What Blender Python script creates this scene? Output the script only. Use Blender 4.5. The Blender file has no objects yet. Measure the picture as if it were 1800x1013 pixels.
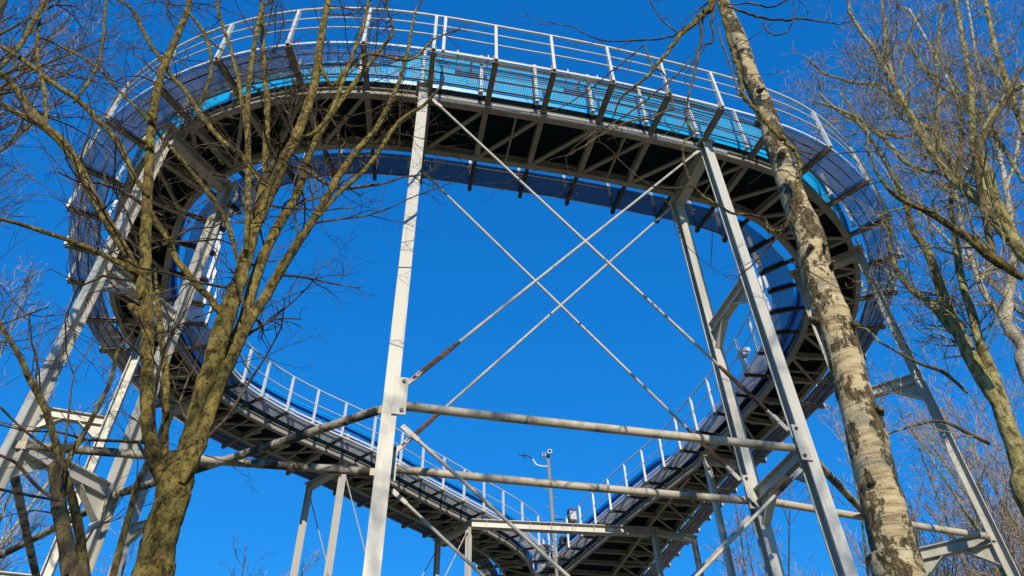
import bpy, math, random
import numpy as np
from mathutils import Matrix, Vector

# ------------------------------------------------------------------ camera, sky, sun
SC = bpy.context.scene
COL = SC.collection
EYE = 1.6                                   # camera height above the ground
cam_d = bpy.data.cameras.new('camera'); cam = bpy.data.objects.new('camera', cam_d); COL.objects.link(cam)
CM = np.array([[0.99959267, 0.02853941, 0.0],
               [0.01940797, -0.67976424, 0.73317386],
               [-0.02092435, 0.73287522, 0.68004124]])   # columns: right, up, forward
FPX = 1300.0
cam_d.sensor_width = 36; cam_d.lens = FPX / 1800 * 36
cam_d.clip_start = 0.1; cam_d.clip_end = 3000
cam.matrix_world = Matrix(((CM[0,0], CM[0,1], -CM[0,2], 0), (CM[1,0], CM[1,1], -CM[1,2], 0),
                           (CM[2,0], CM[2,1], -CM[2,2], EYE), (0, 0, 0, 1)))
SC.camera = cam

SUN_EL, SUN_ROT = math.radians(24), math.radians(171)
w = bpy.data.worlds.new('World'); SC.world = w; w.use_nodes = True
nt = w.node_tree; bg = nt.nodes['Background']
sky = nt.nodes.new('ShaderNodeTexSky'); sky.sky_type = 'NISHITA'; sky.sun_disc = False
sky.sun_elevation = SUN_EL; sky.sun_rotation = SUN_ROT
sky.air_density = 1.0; sky.dust_density = 0.1; sky.ozone_density = 2.5; sky.altitude = 0
hs = nt.nodes.new('ShaderNodeHueSaturation'); hs.inputs['Saturation'].default_value = 2.05; hs.inputs['Value'].default_value = 1.0
hs.inputs['Hue'].default_value = 0.495
tint = nt.nodes.new('ShaderNodeMix'); tint.data_type = 'RGBA'; tint.blend_type = 'MULTIPLY'; tint.inputs[0].default_value = 1; tint.clamp_result = False
tint.inputs[7].default_value = (.50, 1.71, 2.74, 1)             # the phone's saturated rendering of the clear winter sky
gm = nt.nodes.new('ShaderNodeGamma'); gm.inputs[1].default_value = .5; nt.links.new(sky.outputs[0], gm.inputs[0])
nt.links.new(gm.outputs[0], hs.inputs['Color']); nt.links.new(hs.outputs[0], tint.inputs[6]); nt.links.new(tint.outputs[2], bg.inputs['Color'])
bg.inputs['Strength'].default_value = 0.15
sd = bpy.data.lights.new('sun', 'SUN'); sd.energy = 5.0; sd.angle = math.radians(0.5); sd.color = (1, 0.89, 0.70)
so = bpy.data.objects.new('sun', sd); COL.objects.link(so)
tosun = Vector((math.cos(SUN_EL)*math.sin(SUN_ROT), math.cos(SUN_EL)*math.cos(SUN_ROT), math.sin(SUN_EL)))
so.rotation_euler = tosun.to_track_quat('Z', 'Y').to_euler()
SC.view_settings.view_transform = 'Standard'; SC.view_settings.look = 'None'
SC.view_settings.exposure = 0.0; SC.view_settings.gamma = 1.0; SC.view_settings.use_curve_mapping = False

# ------------------------------------------------------------------ helpers
def at(px, py, Y):
    """point on the photograph's ray through (px, py) that stands Y metres in front of the camera"""
    d = CM @ np.array([px - 900, 506 - py, FPX]); d = d * (Y / d[1])
    return d + np.array([0, 0, EYE])
def nrm(v):
    v = np.asarray(v, float); return v / (np.linalg.norm(v) + 1e-12)

class Geo:
    def __init__(s): s.v = []; s.f = []; s.n = 0; s.tubes = {}
    def add(s, V, F):
        V = np.asarray(V, float).reshape(-1, 3); s.v.append(V)
        s.f.append((np.asarray(F, int) + s.n)); s.n += len(V); return s
    def box(s, c, ax, h):
        c = np.asarray(c, float); ax = np.asarray(ax, float)
        V = [c + ax[0]*h[0]*i + ax[1]*h[1]*j + ax[2]*h[2]*k for k in (-1, 1) for j in (-1, 1) for i in (-1, 1)]
        if np.linalg.det(ax) < 0: F = [(0,1,3,2),(4,6,7,5),(0,4,5,1),(2,3,7,6),(0,2,6,4),(1,5,7,3)]
        else: F = [(0,2,3,1),(4,5,7,6),(0,1,5,4),(2,6,7,3),(0,4,6,2),(1,3,7,5)]
        return s.add(V, F)
    def bar(s, a, b, up, w, h):
        """box from a to b, w across, h along up"""
        a = np.asarray(a, float); b = np.asarray(b, float); t = nrm(b - a)
        x = nrm(np.cross(t, up)); u = np.cross(x, t)
        return s.box((a+b)/2, (x, u, t), (w/2, h/2, np.linalg.norm(b-a)/2))
    def hsec(s, a, b, n, w, d, tf=.018, tw=.012):
        """rolled H section from a to b; flanges face n"""
        a = np.asarray(a, float); b = np.asarray(b, float); t = nrm(b-a)
        n = np.asarray(n, float); n = nrm(n - t*(n@t)); x = np.cross(t, n); L = np.linalg.norm(b-a)/2; c = (a+b)/2
        ax = (x, n, t)
        for q in (-1, 1): s.box(c + n*q*(d-tf)/2, ax, (w/2, tf/2, L))
        s.box(c, ax, (tw/2, d/2-tf-.0005, L)); return s
    def prism(s, pts, n, t):
        """flat plate: polygon pts thickened by t along n"""
        P = np.asarray(pts, float); n = nrm(n); k = len(P)
        nn = np.cross(P[1]-P[0], P[2]-P[1])
        if nn @ n < 0: P = P[::-1]
        V = np.vstack([P - n*t/2, P + n*t/2])
        for i in range(k):
            j = (i+1) % k; s.add([V[i], V[j], V[j+k], V[i+k]], [(0,1,2,3)])
        o = P.mean(0)
        for q, sg in ((V[:k], -1), (V[k:], 1)):
            m = q.mean(0)
            for i in range(k):
                j = (i+1) % k
                a, b = (q[i], q[j]) if sg > 0 else (q[j], q[i])
                mid = (a+b)/2
                s.add([a, b, (b+m)/2*1.0, (a+m)/2*1.0], [(0,1,2,3)])
                s.add([(a+m)/2, (b+m)/2, m, m+(a-m)*.001], [(0,1,2,3)])
        return s
    def tube(s, pts, r, n=6):
        pts = np.asarray(pts, float); k = len(pts)
        r = np.full(k, r, float) if np.isscalar(r) else np.asarray(r, float)
        s.tubes.setdefault((k, n), []).append((pts, r)); return s
    def flush(s):
        for (k, n), L in s.tubes.items():
            P = np.array([a for a, _ in L]); R = np.array([b for _, b in L]); m = len(L)
            T = np.gradient(P, axis=1) if k > 1 else P*0; T /= np.linalg.norm(T, axis=2, keepdims=True) + 1e-9
            mean = P[:, -1] - P[:, 0]; mean /= np.linalg.norm(mean, axis=1, keepdims=True) + 1e-9
            ref = np.where(np.abs(mean[:, 2:3]) > .8, np.array([[1., .1, 0]]), np.array([[0, .1, 1.]]))[:, None, :]
            U = np.cross(T, np.broadcast_to(ref, T.shape)); U /= np.linalg.norm(U, axis=2, keepdims=True) + 1e-9
            W = np.cross(T, U)
            a = np.arange(n) * 2*np.pi/n
            V = P[:, :, None] + R[:, :, None, None]*(np.cos(a)[None, None, :, None]*U[:, :, None] + np.sin(a)[None, None, :, None]*W[:, :, None])
            idx = np.arange(m*k*n).reshape(m, k, n); nx = np.roll(idx, -1, axis=2)
            F = np.stack([idx[:, :-1], nx[:, :-1], nx[:, 1:], idx[:, 1:]], -1).reshape(-1, 4)
            s.add(V.reshape(-1, 3), F)
            if n in (4, 6, 8, 10, 12) and n > 4:
                caps = []
                for e, sgn in ((0, -1), (k-1, 1)):
                    ring = idx[:, e]
                    for i in range(1, n//2):
                        q = np.stack([ring[:, i-1 if i > 1 else 0], ring[:, i], ring[:, n-1-i], ring[:, (n-i) % n]], -1)
                        caps.append(q[:, ::-1] if sgn < 0 else q)
                if caps: s.f.append(np.concatenate(caps) + s.n - m*k*n)
        s.tubes = {}
    def mesh(s, name, mat, smooth=False, off=(0, 0, 0)):
        s.flush()
        V = np.concatenate(s.v) - np.asarray(off, float); F = np.concatenate(s.f)
        me = bpy.data.meshes.new(name)
        me.vertices.add(len(V)); me.vertices.foreach_set('co', V.astype(np.float32).ravel())
        me.loops.add(len(F)*4); me.loops.foreach_set('vertex_index', F.astype(np.int32).ravel())
        me.polygons.add(len(F)); me.polygons.foreach_set('loop_start', np.arange(0, len(F)*4, 4, dtype=np.int32))
        me.polygons.foreach_set('loop_total', np.full(len(F), 4, np.int32))
        me.polygons.foreach_set('use_smooth', np.full(len(F), bool(smooth)))
        me.update(calc_edges=True); me.validate(); me.materials.append(mat)
        if smooth: me.set_sharp_from_angle(angle=math.radians(50))
        return me

def thing(name, label, cat, loc=(0, 0, 0), group=None):
    o = bpy.data.objects.new(name, None); COL.objects.link(o); o.location = loc
    o['label'] = label; o['category'] = cat
    if group: o['group'] = group
    return o
def wloc(o):
    p = np.zeros(3)
    while o: p += np.array(o.location); o = o.parent
    return p
def part(name, g, mat, parent, smooth=False, label=None, kind=None, pivot=None):
    """link g (built in world coordinates) as ONE mesh object under parent"""
    base = wloc(parent); piv = np.asarray(pivot, float) if pivot is not None else base
    o = bpy.data.objects.new(name, g.mesh(name, mat, smooth, piv)); COL.objects.link(o); o.parent = parent
    o.location = piv - base
    if label: o['label'] = label
    if kind: o['kind'] = kind
    return o
def place(name, me, parent, M):
    """another object that shares the mesh me, placed by the world matrix M"""
    o = bpy.data.objects.new(name, me); COL.objects.link(o); o.parent = parent
    b = wloc(parent); M = M.copy(); M.translation -= Vector(b); o.matrix_basis = M; return o
def solo(name, g, mat, label, cat, group=None, smooth=False, kind=None):
    o = bpy.data.objects.new(name, g.mesh(name, mat, smooth)); COL.objects.link(o)
    if label: o['label'] = label
    if cat: o['category'] = cat
    if group: o['group'] = group
    if kind: o['kind'] = kind
    return o

# ------------------------------------------------------------------ materials
def newmat(name, rough=.6, metal=0, spec=.4):
    m = bpy.data.materials.new(name); m.use_nodes = True
    b = m.node_tree.nodes['Principled BSDF']; b.inputs['Roughness'].default_value = rough
    b.inputs['Metallic'].default_value = metal; b.inputs['Specular IOR Level'].default_value = spec
    return m, m.node_tree, b
def N(t, kind, **kw):
    n = t.nodes.new(kind)
    for k, v in kw.items():
        if k in n.inputs: n.inputs[k].default_value = v
        else: setattr(n, k, v)
    return n
def ramp(t, src, stops):
    r = t.nodes.new('ShaderNodeValToRGB'); e = r.color_ramp.elements
    e[0].position, e[0].color = stops[0][0], (*stops[0][1], 1); e[1].position, e[1].color = stops[-1][0], (*stops[-1][1], 1)
    for p, c in stops[1:-1]: x = e.new(p); x.color = (*c, 1)
    t.links.new(src, r.inputs[0]); return r
def coords(t, scale=(1, 1, 1)):
    g = t.nodes.new('ShaderNodeNewGeometry'); mp = t.nodes.new('ShaderNodeMapping'); mp.inputs['Scale'].default_value = scale
    t.links.new(g.outputs['Position'], mp.inputs[0]); return mp.outputs[0]
def noise(t, vec, scale, detail=4, rough=.55):
    n = N(t, 'ShaderNodeTexNoise', Scale=scale, Detail=detail, Roughness=rough); t.links.new(vec, n.inputs['Vector']); return n.outputs['Fac']
def mixc(t, fac, a, b, mode='MIX'):
    m = t.nodes.new('ShaderNodeMix'); m.data_type = 'RGBA'; m.blend_type = mode
    for i, v in ((0, fac), (6, a), (7, b)):
        if hasattr(v, 'links') or isinstance(v, bpy.types.NodeSocket): t.links.new(v, m.inputs[i])
        else: m.inputs[i].default_value = v if i == 0 else (*v, 1)
    return m.outputs[2]
def bump(t, b, src, strength, dist=.01):
    n = N(t, 'ShaderNodeBump', Strength=strength, Distance=dist); t.links.new(src, n.inputs['Height']); t.links.new(n.outputs[0], b.inputs['Normal'])

def painted(name, base, dirt, dirt_lo, dirt_hi, scale=1.6, stretch=(1, 1, .25), rough=.45, fine=.5, streak=None):
    m, t, b = newmat(name, rough)
    v = coords(t, stretch); n1 = noise(t, v, scale, 6, .65)
    r1 = ramp(t, n1, [(dirt_lo, (0, 0, 0)), (dirt_hi, (1, 1, 1))])
    v2 = coords(t); n2 = noise(t, v2, 22, 5, .7)
    n3 = noise(t, coords(t, (9, 9, .35)), 2.2, 5, .7); st = ramp(t, n3, [(.56, (0, 0, 0)), (.72, (1, 1, 1))])
    c0 = mixc(t, n2, tuple(x*(1-.16*fine) for x in base), tuple(min(1, x*(1+.1*fine)) for x in base))
    c = mixc(t, r1.outputs[0], c0, dirt)
    if streak: c = mixc(t, st.outputs[0], c, streak)
    t.links.new(c, b.inputs['Base Color'])
    bump(t, b, n2, .08, .004); return m
M_white = painted('white_steel_paint', (.49, .475, .425), (.30, .28, .235), .50, .72, fine=.8, streak=(.34, .315, .265))
M_deck = painted('grey_deck_steel', (.33, .31, .27), (.19, .17, .14), .45, .8)
M_tube = painted('weathered_tube_paint', (.47, .42, .33), (.09, .075, .05), .50, .68, scale=3.4, stretch=(1, 1, 1), rough=.6)
M_algae = painted('algae_stained_tube', (.36, .33, .27), (.035, .032, .025), .44, .56, scale=4.0, stretch=(1, 1, 1), rough=.75)
M_rod = painted('rod_paint', (.46, .43, .37), (.22, .17, .12), .56, .74, scale=3, stretch=(1, 1, 1))
M_rust = painted('rusty_steel', (.13, .06, .035), (.035, .022, .017), .42, .58, scale=9, stretch=(1, 1, 1), rough=.85)
M_rail = painted('galvanised_rail', (.60, .60, .58), (.42, .40, .37), .5, .8, scale=5, stretch=(1, 1, 1), rough=.42)
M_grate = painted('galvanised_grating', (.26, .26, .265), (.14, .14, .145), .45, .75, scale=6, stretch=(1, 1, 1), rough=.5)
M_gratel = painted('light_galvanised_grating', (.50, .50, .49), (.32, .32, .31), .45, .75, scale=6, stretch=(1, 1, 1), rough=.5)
M_grateb = painted('shaded_blue_grating', (.10, .125, .21), (.06, .075, .12), .45, .75, scale=6, stretch=(1, 1, 1), rough=.5)  # grating of the inner bends, with its blue skylit shade put into the colour
M_black = painted('dark_bracket_steel', (.060, .056, .052), (.03, .025, .02), .45, .7, scale=5, stretch=(1, 1, 1), rough=.6)
M_brack = painted('grey_bracket_steel', (.23, .205, .175), (.11, .09, .07), .45, .7, scale=5, stretch=(1, 1, 1), rough=.6)
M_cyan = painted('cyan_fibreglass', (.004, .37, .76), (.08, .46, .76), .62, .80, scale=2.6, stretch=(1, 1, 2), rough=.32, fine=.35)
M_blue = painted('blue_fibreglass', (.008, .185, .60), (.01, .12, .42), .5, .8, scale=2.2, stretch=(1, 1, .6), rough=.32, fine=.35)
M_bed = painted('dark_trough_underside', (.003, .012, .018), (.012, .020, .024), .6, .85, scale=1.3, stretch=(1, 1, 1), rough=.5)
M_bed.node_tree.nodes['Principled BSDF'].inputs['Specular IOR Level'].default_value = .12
M_lamp = painted('lamp_cover', (.72, .72, .70), (.5, .5, .48), .55, .8, scale=6, stretch=(1, 1, 1), rough=.3)
_b = M_lamp.node_tree.nodes['Principled BSDF']; _b.inputs['Subsurface Weight'].default_value = .7; _b.inputs['Subsurface Radius'].default_value = (1, 1, 1); _b.inputs['Subsurface Scale'].default_value = .12
M_dark = painted('black_housing', (.03, .03, .032), (.05, .05, .05), .5, .8, scale=6, stretch=(1, 1, 1), rough=.4)
M_mast = painted('dull_mast_steel', (.05, .046, .042), (.03, .027, .024), .45, .75, scale=4, stretch=(1, 1, 1))
M_glass = newmat('lens_glass', .08)[0]; M_glass.node_tree.nodes['Principled BSDF'].inputs['Base Color'].default_value = (.02, .02, .025, 1)

def bark(name, a, b_, c, scale=9, bumpy=.6, stretch=(1, 1, .35)):
    m, t, b = newmat(name, .9, spec=.15)
    v = coords(t, stretch); n1 = noise(t, v, scale, 8, .7); v2 = coords(t); n2 = noise(t, v2, 2.3, 5, .65)
    r = ramp(t, n1, [(.40, a), (.49, b_), (.60, c)])
    g = ramp(t, n2, [(.46, (0, 0, 0)), (.62, (1, 1, 1))])
    dark = mixc(t, .42, r.outputs[0], a)
    n4 = noise(t, coords(t, (1, 1, 5)), scale*.9, 4, .7); l4 = ramp(t, n4, [(.57, (0, 0, 0)), (.63, (1, 1, 1))])
    t.links.new(mixc(t, l4.outputs[0], mixc(t, g.outputs[0], r.outputs[0], dark), a), b.inputs['Base Color'])
    n3 = noise(t, v, scale*5, 6, .7); mx = N(t, 'ShaderNodeMath', operation='ADD'); t.links.new(n1, mx.inputs[0]); t.links.new(n3, mx.inputs[1])
    bump(t, b, mx.outputs[0], bumpy, .045); return m
M_bark = bark('mossy_bark', (.07, .05, .02), (.27, .20, .056), (.44, .345, .10), scale=16, bumpy=1.0, stretch=(1, 1, .6))
M_bark2 = bark('lichen_bark', (.045, .03, .016), (.17, .125, .05), (.38, .33, .085), scale=14, bumpy=1.0)
M_barkr = bark('pale_yellow_bark', (.11, .085, .035), (.37, .315, .13), (.56, .50, .24), scale=11, bumpy=1.0)
M_barkd = bark('brown_bark', (.05, .038, .022), (.12, .09, .05), (.20, .155, .07), scale=10)
M_pale = bark('pale_bark', (.22, .19, .14), (.42, .38, .30), (.55, .50, .41), scale=6)
M_twig = bark('dark_twig', (.04, .03, .022), (.095, .070, .048), (.18, .14, .075), scale=12)
M_twigy = bark('tan_twig', (.10, .075, .04), (.20, .155, .075), (.30, .24, .12), scale=12)
M_twigp = bark('rosy_twig', (.22, .145, .12), (.40, .29, .24), (.56, .44, .37), scale=12)

def birch_bark():
    m, t, b = newmat('birch_bark', .75, spec=.25)
    v = coords(t, (1, 1, 9)); n1 = noise(t, v, 2.6, 8, .75)
    base = ramp(t, n1, [(.32, (.13, .09, .05)), (.44, (.35, .265, .14)), (.54, (.54, .435, .255)), (.70, (.65, .555, .385))])
    v2 = coords(t, (1, 1, .55)); n2 = noise(t, v2, 5.2, 9, .72)
    patch = ramp(t, n2, [(.505, (0, 0, 0)), (.525, (1, 1, 1))])
    n3 = noise(t, coords(t, (1, 1, .4)), 26, 6, .75)
    dk = ramp(t, n3, [(.38, (.025, .017, .010)), (.5, (.085, .062, .028)), (.64, (.24, .185, .08))])
    c = mixc(t, patch.outputs[0], base.outputs[0], dk.outputs[0])
    v4 = coords(t, (1, 1, 16)); n4 = noise(t, v4, 5.5, 3, .6); ln = ramp(t, n4, [(.635, (0, 0, 0)), (.68, (1, 1, 1))])
    c = mixc(t, ln.outputs[0], c, (.10, .075, .055)); t.links.new(c, b.inputs['Base Color'])
    mx = N(t, 'ShaderNodeMath', operation='MULTIPLY_ADD'); t.links.new(patch.outputs[0], mx.inputs[0]); mx.inputs[1].default_value = .9; t.links.new(n3, mx.inputs[2])
    bump(t, b, mx.outputs[0], .8, .03); return m
M_birch = birch_bark()
M_birchk = bark('birch_knot_bark', (.05, .035, .02), (.20, .16, .09), (.42, .36, .26), scale=14, bumpy=1.0)
def soil():
    m, t, b = newmat('leaf_litter', .95, spec=.1)
    v = coords(t); r = ramp(t, noise(t, v, 3.5, 9, .75), [(.3, (.12, .08, .045)), (.5, (.32, .24, .14)), (.7, (.44, .34, .20))])
    g = ramp(t, noise(t, v, .12, 4), [(.48, (0, 0, 0)), (.62, (1, 1, 1))])
    t.links.new(mixc(t, g.outputs[0], r.outputs[0], (.07, .10, .03)), b.inputs['Base Color']); bump(t, b, noise(t, v, 30, 6), .6, .03); return m

# ------------------------------------------------------------------ ground
g = Geo(); R0 = [0, 30, 120, 400, 1500]; K = 48; V = []
for r in R0:
    for k in range(K): V.append((r*math.cos(2*math.pi*k/K), r*math.sin(2*math.pi*k/K), 0))
F = [(i*K+k, (i+1)*K+k, (i+1)*K+(k+1) % K, i*K+(k+1) % K) for i in range(1, len(R0)-1) for k in range(K)]
F += [(K+k, K+k+1, K+k+2, 0) for k in range(0, K-1, 2) if k+2 < K] + [(2*K-2, 2*K-1, K, 0)]
g.add(V, F); solo('ground', g, soil(), None, None, kind='structure')

# ------------------------------------------------------------------ the bobsled track: centre line
CTRL = np.array([(3.6,33.9),(4.44,30.85),(5.45,26.04),(6.1,23.6),(6.68,21.34),(7.33,19.4),(7.8,17.8),(8.06,16.4),(8.16,15.1),(7.93,13.6),(7.3,12.1),
    (6.15,10.78),(5.1,10.1),(3.91,9.66),(2.6,9.26),(1.21,8.88),(-.2,8.56),(-1.69,8.24),(-3.14,8.08),(-4.5,8.22),(-5.8,8.66),(-7.0,9.45),(-7.9,10.6),
    (-8.7,12.2),(-9.15,13.5),(-9.27,15.0),(-9.14,16.5),(-8.79,17.6),(-8.16,18.65),(-7.3,19.75),(-6.1,21.0),(-5.27,21.97),(-4.4,23.2),(-2.5,25.67),(-1.12,27.5),(-.3,29.3),(0,31.5),(.1,33.8)])
def bspline(C, k=24):
    C = np.vstack([2*C[0]-C[1], C, 2*C[-1]-C[-2]]); out = []
    for i in range(len(C)-3):
        for u in np.linspace(0, 1, k, endpoint=False):
            B = np.array([(1-u)**3, 3*u**3-6*u*u+4, -3*u**3+3*u*u+3*u+1, u**3])/6; out.append(B @ C[i:i+4])
    return np.array(out)
def shrinkfix(C):                                   # undo the corner cutting of the B-spline so it passes near its points
    D = C.copy()
    for _ in range(3):
        S = D.copy(); S[1:-1] = (D[:-2] + 4*D[1:-1] + D[2:])/6; D = D + .7*(C - S)
    return D
dense = bspline(shrinkfix(CTRL))
seg = np.linalg.norm(np.diff(dense, axis=0), axis=1); arc = np.concatenate([[0], np.cumsum(seg)])
iA = np.argmin(np.linalg.norm(dense - np.array([-1.55, 8.27]), axis=1)); SA = arc[iA]
BAY = 1.085
def P2(s):
    return np.array([np.interp(s, arc, dense[:, 0]), np.interp(s, arc, dense[:, 1])])
def TAN(s): d = P2(min(s+.15, arc[-1])) - P2(max(s-.15, 0)); return d/np.linalg.norm(d)
Z0 = EYE + 12.0                                     # underside of the deck beams
def Q(s, off, z):
    t = TAN(s); n = np.array([t[1], -t[0]]); p = P2(s) + n*off; return np.array([p[0], p[1], Z0 + z])
def NRM(s): t = TAN(s); return np.array([t[1], -t[0], 0.0])
n_before = int((SA - .3)//BAY); S0 = SA - n_before*BAY; NB = int((arc[-1] - .2 - S0)//BAY)
STN = [S0 + i*BAY for i in range(NB+1)]             # stations of the cross beams and brackets
def sY(s): return P2(s)[1]
def smooth(x, a, b): t = min(1, max(0, (x-a)/(b-a))); return t*t*(3-2*t)
def widen(s):                                       # the deck grows inwards where the right-hand ramp meets the station
    x, y = P2(s)
    return 0.0 if (x < 2.5 or y < 22.0 or s > SA) else (y-22.0)*.225
def in_off(s): return .63 + widen(s)
def hout(s):                                        # height of the outer trough wall
    x, y = P2(s)
    if y > 17: return .80
    a = .95 + .62*smooth(x, -2.6, -1.7)*(1-smooth(x, 5.0, 7.2)); 
    return a*(1-smooth(y, 13, 17)) + .80*smooth(y, 13, 17)
def hin(s):                                         # height of the inner trough wall
    if s > SA: return .78 + .45*smooth(sY(s), 15.5, 18.5)
    return   .78 - .22*smooth(sY(s), 15.5, 18.5) + .75*smooth(sY(s), 21.6, 24.0)

track = thing('bobsled_track', 'elevated loop of blue bobsled trough on grey steel deck between grating walkways', 'bobsled track', (0, 9, 0))
fine = np.arange(S0-.2, STN[-1]+.2, .27)
def sweep(prof, ss):
    """closed profile prof(s) -> [(offset, z)...] swept along the track"""
    g = Geo(); rows = []
    for s in ss: rows.append([Q(s, o, z) for o, z in prof(s)])
    A = np.array(rows); m, k = A.shape[:2]; idx = np.arange(m*k).reshape(m, k); nx = np.roll(idx, -1, axis=1)
    F = np.stack([idx[:-1], idx[1:], nx[1:], nx[:-1]], -1).reshape(-1, 4); g.add(A.reshape(-1, 3), F)
    if k == 4: g.f.append(np.array([idx[0], idx[-1][::-1]]))
    return g
def merge(*gs):
    r = Geo()
    for q in gs:
        q.flush(); off = r.n
        for v in q.v: r.v.append(v); r.n += len(v)
        for f in q.f: r.f.append(f + off)
    return r
def rect(o0, o1, z0, z1): return lambda s: [(o0, z0), (o1, z0), (o1, z1), (o0, z1)]
def ibeam(offf, w=.12, h=.21, ss=fine):
    f1 = sweep(lambda s: [(offf(s)-w/2, 0), (offf(s)+w/2, 0), (offf(s)+w/2, .016), (offf(s)-w/2, .016)], ss)
    f2 = sweep(lambda s: [(offf(s)-w/2, h-.016), (offf(s)+w/2, h-.016), (offf(s)+w/2, h), (offf(s)-w/2, h)], ss)
    f3 = sweep(lambda s: [(offf(s)-.007, .017), (offf(s)+.007, .017), (offf(s)+.007, h-.017), (offf(s)-.007, h-.017)], ss)
    return merge(f1, f2, f3)
part('edge_beam', ibeam(lambda s: -.52), M_deck, track)
part('edge_beam', ibeam(in_off), M_deck, track)
ramp_ss = [s for s in fine if widen(s) > .12]
part('middle_beam', ibeam(lambda s: .62, ss=ramp_ss), M_deck, track)
# trough: bed, outer wall, inner wall
def bedprof(s):
    e = widen(s)
    return [(-.485,.535),(-.415,.48),(-.31,.385),(-.19,.295),(-.1,.25),(.2+e,.25),(.42+e,.32),(.52+e,.52),(.545+e,.52),(.45+e,.30),(.21+e,.23),(-.11,.23),(-.20,.265),(-.33,.355),(-.435,.455),(-.515,.52)]
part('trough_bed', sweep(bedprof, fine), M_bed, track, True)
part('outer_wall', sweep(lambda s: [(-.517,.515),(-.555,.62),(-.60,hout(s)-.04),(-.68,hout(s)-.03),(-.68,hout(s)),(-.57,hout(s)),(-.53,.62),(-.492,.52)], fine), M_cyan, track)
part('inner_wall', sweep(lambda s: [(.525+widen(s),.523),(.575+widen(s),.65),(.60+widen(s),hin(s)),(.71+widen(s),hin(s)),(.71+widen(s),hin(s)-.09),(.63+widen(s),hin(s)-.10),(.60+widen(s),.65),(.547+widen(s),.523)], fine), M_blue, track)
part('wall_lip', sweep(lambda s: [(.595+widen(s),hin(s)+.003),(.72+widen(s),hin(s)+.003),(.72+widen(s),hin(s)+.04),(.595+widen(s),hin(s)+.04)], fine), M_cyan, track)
# walkway edge strips
part('edge_strip', sweep(lambda s: [(-1.475,.20),(-1.463,.20),(-1.463,.255),(-1.475,.255)], fine), M_rail, track)
part('edge_strip', sweep(lambda s: [(1.463+widen(s),.20),(1.475+widen(s),.20),(1.475+widen(s),.25),(1.463+widen(s),.25)], fine), M_rail, track)
for side in ([s for s in fine if sY(s) > 16 and s < SA], [s for s in fine if sY(s) > 16 and s > SA]): part('edge_strip', sweep(lambda s: [(1.45+widen(s),.325),(1.462+widen(s),.325),(1.462+widen(s),.385),(1.45+widen(s),.385)], side), M_rail, track)
for oz, hw, rm in ((-1.28, .006, M_black), (-1.06, .006, M_black), (-.855, .013, M_brack)):
    part('grating_runner', sweep(lambda s: [(oz-hw,.178),(oz+hw,.178),(oz+hw,.200),(oz-hw,.200)], fine), rm, track)

def frame_mat(s, off=0, z=0):
    """local x along the track normal (inwards), y along the track, z up"""
    n = NRM(s); t = TAN(s); p = Q(s, off, z)
    return Matrix(((n[0], t[0], 0, p[0]), (n[1], t[1], 0, p[1]), (0, 0, 1, p[2]), (0, 0, 0, 1)))
X3 = np.eye(3)
me_cross = Geo().box((.055,0,.028),X3,(.511,.05,.006)).box((.055,0,.172),X3,(.511,.05,.006)).box((.055,0,.1),X3,(.511,.005,.065)).mesh('cross_beam', M_deck)
me_bo = Geo().box((-1.045,0,.09),X3,(.46,.05,.006)).box((-1.045,0,.154),X3,(.46,.05,.006)).box((-1.045,.012,.122),X3,(.46,.005,.0255)).box((-1.487,0,.205),X3,(.005,.05,.125)).mesh('bracket', M_brack)
me_bi = Geo().box((1.125,0,.095),X3,(.425,.035,.006)).box((1.125,0,.154),X3,(.425,.035,.006)).box((1.125,-.012,.125),X3,(.425,.005,.0235)).box((1.49,0,.08),X3,(.03,.04,.008)).mesh('bracket', M_black)
me_post = Geo().box((0,-.022,.56),X3,(.035,.005,.62)).box((0,.022,.56),X3,(.035,.005,.62)).box((-.031,0,.56),X3,(.0035,.0165,.62)).mesh('post', M_rail)
me_stiff = Geo().box((-.77,.15,.55),X3,(.03,.03,.36)).box((-.745,.15,.20),X3,(.05,.04,.008)).mesh('wall_stiffener', M_rail)
me_stiffh = Geo().box((-.77,.15,.84),X3,(.03,.03,.65)).box((-.745,.15,.20),X3,(.05,.04,.008)).mesh('wall_stiffener', M_rail)
me_clamp = Geo().box((1.38,.3,.36),X3,(.03,.025,.07)).box((1.38,.3,.447),X3,(.022,.03,.016)).box((1.36,.3,.30),X3,(.08,.04,.010)).mesh('rail_clamp', M_rail)
me_fish = Geo().box((.16,.03,-.012),X3,(.15,.006,.028)).box((.30,.03,-.055),X3,(.08,.012,.014)).mesh('hanger_plate', M_white)

rail_out = thing('guard_railing', 'white tubular guard railing with three rails along the outer edge of the loop', 'railing', (0, 6.6, Z0), 'guard railings of the track')
rail_in = thing('guard_railing', 'slender two-rail guard railing along the inner edge of the loop', 'railing', (0, 10, Z0), 'guard railings of the track')
def grating(s0, s1, o0, o1, w0=0, w1=0, nbear=27, ncross=20, dep=.020, wid=.0065, cd=.0075):
    g = Geo(); L = []
    def q(u, v, z): 
        s = s0 + (s1-s0)*u; return Q(s, o0 + (o1-o0)*v + (w0 + (w1-w0)*u), z)
    # bearing bars run along the track, cross rods across it
    for j in range(ncross):
        v = (j+.5)/ncross; a, b = q(.0, v, .212), q(1.0, v, .212); g.bar(a, b, (0, 0, 1), wid, dep)
    for i in range(nbear):
        u = (i+.5)/nbear; a, b = q(u, 0, .2215), q(u, 1, .2215); g.bar(a, b, (0, 0, 1), wid*1.2, cd)
    for u in (.008, .992):
        g.bar(q(u, 0, .2125), q(u, 1, .2125), (0, 0, 1), .006, .030)
    return g
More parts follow.
